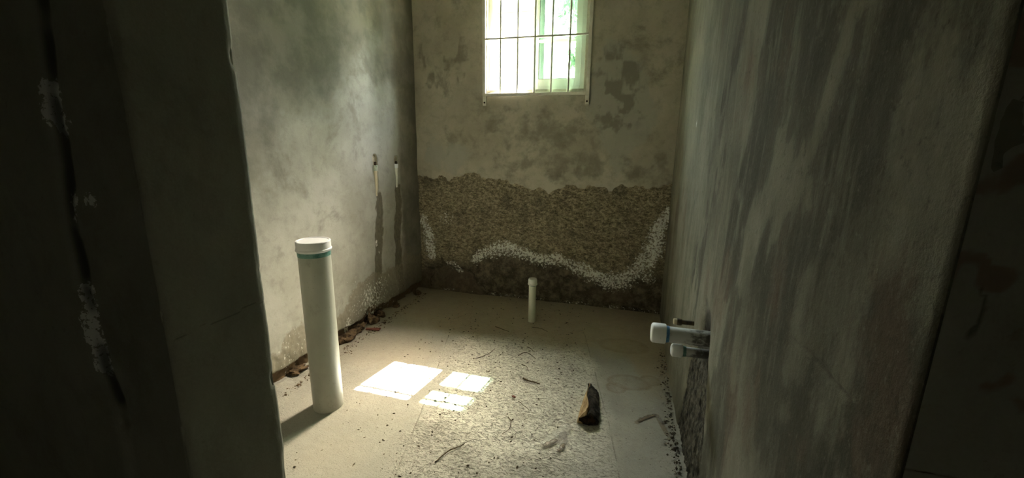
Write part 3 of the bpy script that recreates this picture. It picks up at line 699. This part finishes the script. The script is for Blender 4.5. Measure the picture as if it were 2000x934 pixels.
# ------------------------------------------------------------------ water pipes in the wall slots
for s, m, cm, lab in ((SLOTS[0], 'cream', 'greenish', 'cream water pipe in the wall slot with a greenish collar'), (SLOTS[1], 'pvc_ivory_cap', 'pvc_white', 'white water pipe in the wall slot nearer the back corner')):
    hgt = s['z1']-s['z0']
    t = empty('water_pipe', (XL-.009, (s['y']+s['y1'])/2-.006, s['z0'])); props(t, lab, 'pipe')
    t.rotation_euler = (math.radians(3.0), math.radians(4.0), 0)
    lathe('pipe_body', [(.0085, -.01), (.0105, hgt*.3), (.0115, hgt*.62)], MAT[m], t, 24)
    lathe('collar', [(.0135, hgt*.60), (.0145, hgt*.62), (.0145, hgt*.72), (.013, hgt*.735)], MAT[cm], t, 24)
    lathe('open_end', [(.0085, hgt*.73), (.0085, hgt*.80), (.006, hgt*.82)], MAT['dark'], t, 20)

# ------------------------------------------------------------------ rocks, wood, litter
def rock_mesh(name, seed, sx, sy, sz, sub=2, rough=.35):
    bm = bmesh.new(); bmesh.ops.create_icosphere(bm, subdivisions=sub, radius=1)
    rr = np.random.RandomState(seed); dirs = rr.normal(size=(11, 3)); dirs /= np.linalg.norm(dirs, axis=1)[:, None]; cut = .38+.42*rr.rand(11)
    V = np.array([v.co for v in bm.verts]); k = np.ones(len(V))
    for d, c in zip(dirs, cut):
        t = V@d; k = np.where(t > c, np.minimum(k, c/np.maximum(t, 1e-6)), k)
    n = fbm(V[:, 0]*2.2+seed, V[:, 1]*2.2+V[:, 2]*1.7, seed, 3, .6)
    V = V*(k*(1+rough*1.6*(n-.5)+rough*.3*(rr.rand(len(V))-.5)))[:, None]
    for v, p in zip(bm.verts, V): v.co = (p[0]*sx, p[1]*sy, p[2]*sz)
    bmesh.ops.recalc_face_normals(bm, faces=bm.faces[:])
    me = bpy.data.meshes.new(name); bm.to_mesh(me); bm.free(); return me
chunks = [(-1.592, 1.60, .035, .06, .020, 'flat brown mortar chunk at the left wall base behind the thick pipe'),
          (-1.585, 1.99, .035, .085, .034, 'long brown mortar chunk at the left wall base beside the thick pipe'),
          (-1.590, 2.13, .030, .060, .030, 'dark brown mortar chunk at the left wall base nearest the red plastic strip'),
          (-1.585, 2.25, .034, .055, .042, 'tallest brown mortar lump heaped at the left wall base'),
          (-1.592, 2.36, .028, .050, .030, 'brown mortar lump at the left wall base below the cream wall pipe'),
          (-1.595, 2.56, .022, .045, .018, 'small brown mortar lump at the left wall base between the two streaks'),
          (-1.560, 2.84, .040, .060, .024, 'dark mortar lump in the back left corner of the floor')]
for i, (x, y, sx, sy, sz, lab) in enumerate(chunks):
    o = link('mortar_chunk', rock_mesh('mortar_chunk', 40+i, sx*1.35, sy*1.15, sz*1.3, 3, .75), MAT['mortar'], None, (x, y, sz*.55)); o.rotation_euler = (0, .1*(i % 3-1), .15*(i % 4-1.5))
    props(o, lab, 'rubble', 'broken mortar along the left wall')

# split piece of firewood
wd = empty('wood_piece', (-.105, 1.63, 0), math.radians(4)); props(wd, 'broken piece of split firewood with pale face and black bark on the floor', 'wood')
NS = 26; rr = np.random.RandomState(3)
def wood_loft(name, ring, mat, amp, rs):
    V, Fc = [], []; K = None
    for i in range(NS):
        t = i/(NS-1); pr = ring(t); K = len(pr)
        for p in pr: V.append((p[0]+amp*(rs.rand()-.5), -.005+t*.315+(amp*2*(rs.rand()-.5)), max(.0005, p[1]+amp*(rs.rand()-.5))))
    for i in range(NS-1):
        for k in range(K): k2 = (k+1) % K; Fc.append((i*K+k, i*K+k2, (i+1)*K+k2, (i+1)*K+k))
    Fc.append(tuple(range(K-1, -1, -1))); Fc.append(tuple((NS-1)*K+k for k in range(K)))
    return link(name, mesh(name, V, Fc), mat, wd)
def core(t):
    w = .040*(1-t**1.6)+.006; hh = .060*(1-t**2.2)+.008; rx = .010*math.sin(t*9)*(1-t)
    return [(-w+.010*t, .0), (-w*.90+.010*t, hh*.30), (-w*.55+rx+.010*t, hh*.72), (-.010+rx+.008*t, hh), (-.004+rx+.006*t, hh*.6), (-.004, .0)]
def bark(t):
    w = (.044*(1-max(0, t-.55)**2*4.2)) if t < .93 else .008; hh = .052*(1-t**2.6)+.004; rx = .010*math.sin(t*9)*(1-t); w = max(w, .010)
    return [(-.008, .0), (-.006+rx, hh*.80), (.008+rx, hh*1.08), (w*.72, hh*.86), (w*1.1, hh*.42), (w, .0)]
wood_loft('split_core', core, MAT['wood'], .0035, rr); wood_loft('bark', bark, MAT['bark'], .006, rr)
bm = bmesh.new(); bmesh.ops.create_icosphere(bm, subdivisions=3, radius=1)
for v in bm.verts: v.co = Vector((v.co.x*.036, v.co.y*.016, v.co.z*.024))*(1+.35*(rr.rand()-.5))
from_bm('rotten_end', bm, MAT['rot'], wd, loc=(.0, .0, .020))

def tube(name, pts, r, mat, parent=None, n=6, taper=.5):
    pts = [Vector(p) for p in pts]; V, Fc = [], []; m = len(pts)
    for i, p in enumerate(pts):
        d = (pts[min(i+1, m-1)]-pts[max(i-1, 0)]).normalized(); a = d.cross(Vector((0, 0, 1))).normalized() if abs(d.z) < .99 else Vector((1, 0, 0)); b = d.cross(a)
        k = r*(1-taper*i/(m-1))
        for j in range(n):
            t = 2*math.pi*j/n; V.append(tuple(p+a*math.cos(t)*k+b*math.sin(t)*k))
    for i in range(m-1):
        for j in range(n): q = (j+1) % n; Fc.append((i*n+j, i*n+q, (i+1)*n+q, (i+1)*n+j))
    Fc.append(tuple(range(n-1, -1, -1))); Fc.append(tuple((m-1)*n+j for j in range(n)))
    me = mesh(name, V, Fc, True); o0 = pts[0]
    c = Vector((o0.x, o0.y, 0)); me.transform(Matrix.Translation(-c))
    return link(name, me, mat, parent, c)
twigs = [([(-.459, 1.896), (-.425, 1.876), (-.390, 1.874), (-.364, 1.862)], .0042, 'thickest dark twig on the floor beyond the firewood'),
         ([(-.545, 2.120), (-.517, 2.161), (-.480, 2.150), (-.440, 2.105)], .0022, 'thin arched twig on the floor between firewood and thin pipe'),
         ([(-.505, 2.032), (-.470, 2.010), (-.450, 1.975)], .0018, 'fine short twig just beyond the thickest twig'),
         ([(-.765, 2.020), (-.740, 2.035), (-.712, 2.095), (-.695, 2.15)], .0022, 'thin straight twig on the floor beyond the barred sun patch'),
         ([(-.790, 2.45), (-.735, 2.420), (-.683, 2.405)], .0026, 'dark twig on the floor left of the thin ivory pipe'),
         ([(-.553, 2.512), (-.50, 2.505), (-.445, 2.478)], .0020, 'fine twig at the foot of the thin ivory pipe'),
         ([(-.448, 1.575), (-.425, 1.545), (-.420, 1.50), (-.439, 1.455)], .0020, 'curved hair-thin twig left of the plastic scrap'),
         ([(-.432, 1.70), (-.405, 1.675), (-.372, 1.652)], .0016, 'tiny straight twig between red chip and firewood'),
         ([(-.52, 2.235), (-.495, 2.215), (-.465, 2.185)], .0022, 'short dark twig in front of the thin ivory pipe'),
         ([(-.635, 1.235), (-.61, 1.30), (-.575, 1.345), (-.565, 1.36)], .0024, 'dark bent twig on the rough floor toward the doorway')]
for pts, r, lab in twigs:
    P3 = []
    for i, (x, y) in enumerate(pts): P3.append((x, y, r*.9+.003*(i % 2)))
    # refine with Catmull-Rom
    Q = []
    for i in range(len(P3)-1):
        p0, p1, p2, p3 = (Vector(P3[max(i-1, 0)]), Vector(P3[i]), Vector(P3[i+1]), Vector(P3[min(i+2, len(P3)-1)]))
        for k in range(5):
            s = k/5; Q.append(.5*((2*p1)+(p2-p0)*s+(2*p0-5*p1+4*p2-p3)*s*s+(3*p1-p0-3*p2+p3)*s**3)+Vector((random.uniform(-1, 1), random.uniform(-1, 1), 0))*.0015)
    Q.append(Vector(P3[-1]))
    props(tube('twig', Q, r, MAT['twig']), lab, 'twig', 'twigs on the floor')

# red plastic strip split in two
rs_ = empty('plastic_strip', (-1.52, 2.165, .004), math.radians(12)); props(rs_, 'split red-brown plastic strip on the floor by the left wall', 'plastic scrap')
for k, (y0, y1, w) in enumerate(((-.006, -.002, .012), (.016, .006, .010))):
    bm = bmesh.new(); bm_box(bm, -.045, .045, -w/2, w/2, 0, .009)
    for v in bm.verts: v.co.y += y0 if v.co.x > 0 else y1
    from_bm('prong', bm, MAT['brickred'], rs_, bevel=.0015)
o = link('red_chip', rock_mesh('red_chip', 77, .016, .009, .005, 2), MAT['brickred'], None, (-.463, 1.722, .005)); o.rotation_euler = (0, 0, -.4)
props(o, 'small brick-red chip lying beside the barred sun patch', 'chip')

# clear plastic scraps
def mat_film(name, tint, f):
    g = G(name); g.put(g.b.inputs['Base Color'], tint); g.b.inputs['Roughness'].default_value = .18
    tr = g.n.new('ShaderNodeBsdfTransparent'); mx = g.n.new('ShaderNodeMixShader'); mx.inputs[0].default_value = f
    g.t.links.new(tr.outputs[0], mx.inputs[1]); g.t.links.new(g.b.outputs[0], mx.inputs[2]); g.t.links.new(mx.outputs[0], g.out.inputs[0])
    return g.m
MAT['film'] = mat_film('clear_film', (.62, .60, .54), .16); MAT['filmb'] = mat_film('muddy_film', (.34, .27, .20), .6)
def film(name, pts, wid, mat, seed, parent, hgt=.012, z0=.008):
    rs = np.random.RandomState(seed); V, Fc = [], []; n = 14; m = 5
    pts = np.array(pts, float)
    for i in range(n):
        t = i/(n-1)*(len(pts)-1); k = min(int(t), len(pts)-2); p = pts[k]+(pts[k+1]-pts[k])*(t-k); d = pts[k+1]-pts[k]; d = d/np.linalg.norm(d); nn = np.array([-d[1], d[0]])
        w = wid*(.55+.45*math.sin(math.pi*(.15+.8*i/(n-1))))
        for j in range(m):
            s = (j/(m-1)-.5)*2; q = p+nn*s*w+rs.normal(size=2)*.002; V.append((q[0], q[1], z0+hgt*(1-s*s)*(.4+.6*rs.rand())))
    for i in range(n-1):
        for j in range(m-1): Fc.append((i*m+j, i*m+j+1, (i+1)*m+j+1, (i+1)*m+j))
    me = mesh(name, V, Fc, True); o = link(name, me, mat, parent)
    md = o.modifiers.new('thickness', 'SOLIDIFY'); md.thickness = .0006
    return o
fs = empty('plastic_film', (-.20, 1.50, 0)); props(fs, 'crumpled clear plastic film scrap with brown edges near the firewood', 'plastic scrap')
film('film_sheet', [(.015, .09), (.0, .03), (-.03, -.02), (-.07, -.07)], .030, MAT['film'], 1, fs)
film('film_sheet', [(.005, .03), (.012, -.02), (.0, -.07)], .018, MAT['film'], 4, fs)
film('brown_fold', [(-.015, -.012), (-.045, -.045), (-.062, -.065)], .010, MAT['filmb'], 2, fs, .003, .005)
film('brown_fold', [(.018, -.030), (.012, -.055), (.0, -.075)], .010, MAT['filmb'], 3, fs, .003, .005)
fs2 = empty('plastic_film', (.15, 1.745, 0)); props(fs2, 'thin brown film scrap on the floor below the capped wall stubs', 'plastic scrap')
film('film_sheet', [(-.045, -.04), (-.01, .0), (.03, .03)], .009, MAT['filmb'], 6, fs2, .002, .003)
film('film_sheet', [(.03, .03), (.06, -.02)], .008, MAT['film'], 7, fs2, .002, .003)

# loose grit on the floor: too much to count
def scatter(name, n, fn, smin, smax, mat, label, cat, seed, mat2=None, share=.3):
    rs = np.random.RandomState(seed); V, Fc = [], []
    base = np.array([(1, 0, 0), (0, 1, 0), (-1, 0, 0), (0, -1, 0), (0, 0, .8), (0, 0, -.5)])
    tri = ((0, 1, 4), (1, 2, 4), (2, 3, 4), (3, 0, 4), (1, 0, 5), (2, 1, 5), (3, 2, 5), (0, 3, 5))
    for i in range(n):
        x, y = fn(rs); s = smin+(smax-smin)*rs.rand()**3; a = rs.rand()*6.28; b = len(V)
        el = 1+rs.rand()*1.2; z = float(fl_disp(np.array([x]), np.array([y]))[0])
        for p in base:
            q = p*(.7+.6*rs.rand(3))*s; qx = q[0]*el
            V.append((x+qx*math.cos(a)-q[1]*math.sin(a), y+qx*math.sin(a)+q[1]*math.cos(a), z+s*.35+q[2]))
        Fc += [tuple(b+k for k in t) for t in tri]
    o = link(name, mesh(name, V, Fc), mat)
    if mat2:
        o.data.materials.append(mat2); o.data.polygons.foreach_set('material_index', np.repeat((rs.rand(n) < share).astype(np.int32), 8))
    return props(o, label, cat, kind='stuff')
scatter('floor_grit', 900, lambda r: (r.uniform(-1.17, -.18), 1.05+1.9*r.rand()), .0012, .0055, MAT['grit'], 'dark loose grit scattered over the concrete floor', 'grit', 5)
scatter('wall_foot_grit', 560, lambda r: (XR-.005-abs(r.normal())*.022, 1.33+1.1*r.rand()**1.5), .0015, .0065, MAT['grit'], 'coarse dark grit and pale crumbs along the foot of the right wall', 'grit', 6, MAT['saltcrumb'], .28)
scatter('mortar_grit', 420, lambda r: (XL+.072+min(abs(r.normal()), 2.6)*.030, 1.4+1.5*r.rand()), .0015, .0065, MAT['mortar'], 'brown mortar crumbs along the foot of the left wall', 'crumbs', 8)

# ------------------------------------------------------------------ outside: yard and trees
MAT['yard'] = mat_simple('yard_ground', (.20, .24, .11), (.34, .32, .22), 1.5, .95, .1, .2)
MAT['trunk'] = mat_simple('tree_bark', (.07, .05, .035), (.18, .14, .10), 9, .95, .1, .5)
def mat_leaf():
    g = G('tree_leaf'); c = g.mix(g.noise(2.5, 3), (.12, .17, .10), (.24, .31, .20)); g.put(g.b.inputs['Base Color'], c); g.b.inputs['Roughness'].default_value = .5
    tl = g.n.new('ShaderNodeBsdfTranslucent'); g.put(tl.inputs[0], g.mix(.5, c, (.38, .50, .37))); mx = g.n.new('ShaderNodeMixShader'); mx.inputs[0].default_value = .5
    g.t.links.new(g.b.outputs[0], mx.inputs[1]); g.t.links.new(tl.outputs[0], mx.inputs[2]); g.t.links.new(mx.outputs[0], g.out.inputs[0]); return g.m
MAT['leaf'] = mat_leaf()
props(box('ground', (-30, YB+WALL_T+.01, -.5), (30, 60, -.3), MAT['yard']), kind='structure')
def tree(loc, hgt, clusters, nleaf, leaf, label, seed):
    rs = np.random.RandomState(seed); t = empty('tree', loc); props(t, label, 'tree')
    tube('trunk', [(0, 0, 0), (.05, .02, hgt*.3), (-.03, .05, hgt*.55), (.05, .0, hgt*.8)], .16, MAT['trunk'], t, 10, .6)
    for c in clusters: tube('branch', [(0, .02, hgt*.45), (c[0]*.5, c[1]*.5, (hgt*.5+c[2])/2), (c[0], c[1], c[2])], .05, MAT['trunk'], t, 6, .8).location = (0, 0, 0)
    V, Fc = [], []
    for i in range(nleaf):
        c = clusters[rs.randint(len(clusters))]; p = np.array(c[:3])+np.clip(rs.normal(size=3), -2, 2)*c[3]*.5
        a = rs.normal(size=3); a /= np.linalg.norm(a); b = np.cross(a, rs.normal(size=3)); b /= np.linalg.norm(b); L = leaf*(.6+.8*rs.rand()); W = L*.42; k = len(V); nn = np.cross(a, b)*L*.12
        for q in (p-a*L, p-b*W+nn, p+a*L, p+b*W+nn): V.append(tuple(q))
        Fc += [(k, k+1, k+2), (k, k+2, k+3)]
    o = link('foliage', mesh('foliage', V, Fc), MAT['leaf'], t); o['kind'] = 'stuff'
    return t
tree((-.6, 9.6, -.3), 4.6, [(-.75, -.2, 4.3, .55), (-.55, .2, 5.0, .6), (.2, .1, 4.9, .8), (-.6, .3, 3.3, .30), (.5, -.3, 3.8, .7), (.0, .4, 3.2, .5)], 3200, .075, 'leafy green tree seen beyond the closed half of the window', 21)
for i, (x, y, lab) in enumerate(((3.2, 9.2, 'added dense tree out of view, blocking horizon light, next to the leafy tree'), (6.9, 8.8, 'added dense tree out of view, blocking horizon light, farthest from the pale house'))):
    tree((x, y, -.3), 5.2, [(-.7, 0, 4.6, .9), (.7, .2, 4.8, .9), (0, -.3, 3.4, 1.0), (-.6, .2, 2.4, .9), (.7, .1, 2.2, .9), (.1, 0, 5.6, .9), (0, .1, 1.3, 1.0)], 3600, .12, lab, 30+i)  # unseen trees added to keep low sky light off the upper walls
# pale neighbouring house, added across the yard to cut horizon light
MAT['house'] = mat_simple('pale_house_paint', (.17, .175, .16), (.22, .225, .205), 2, .9, .2, .05)
MAT['roof'] = mat_simple('house_roof_slab', (.45, .45, .42), (.58, .58, .54), 3, .9, .2, .1)
hs = empty('house', (-6.7, 9.4, -.3)); props(hs, 'pale plastered house added across the yard to cut horizon light, past the open half of the window', 'house')
for nm, a, b, m in (('wall', (-5, 0, 0), (4.6, 4, 4.2), 'house'), ('roof_slab', (-5.4, -.5, 4.2), (4.62, 4.4, 4.4), 'roof'), ('parapet', (-5.2, -.3, 4.4), (4.6, -.15, 5.1), 'house')):
    box(nm, a, b, MAT[m], hs, .01)
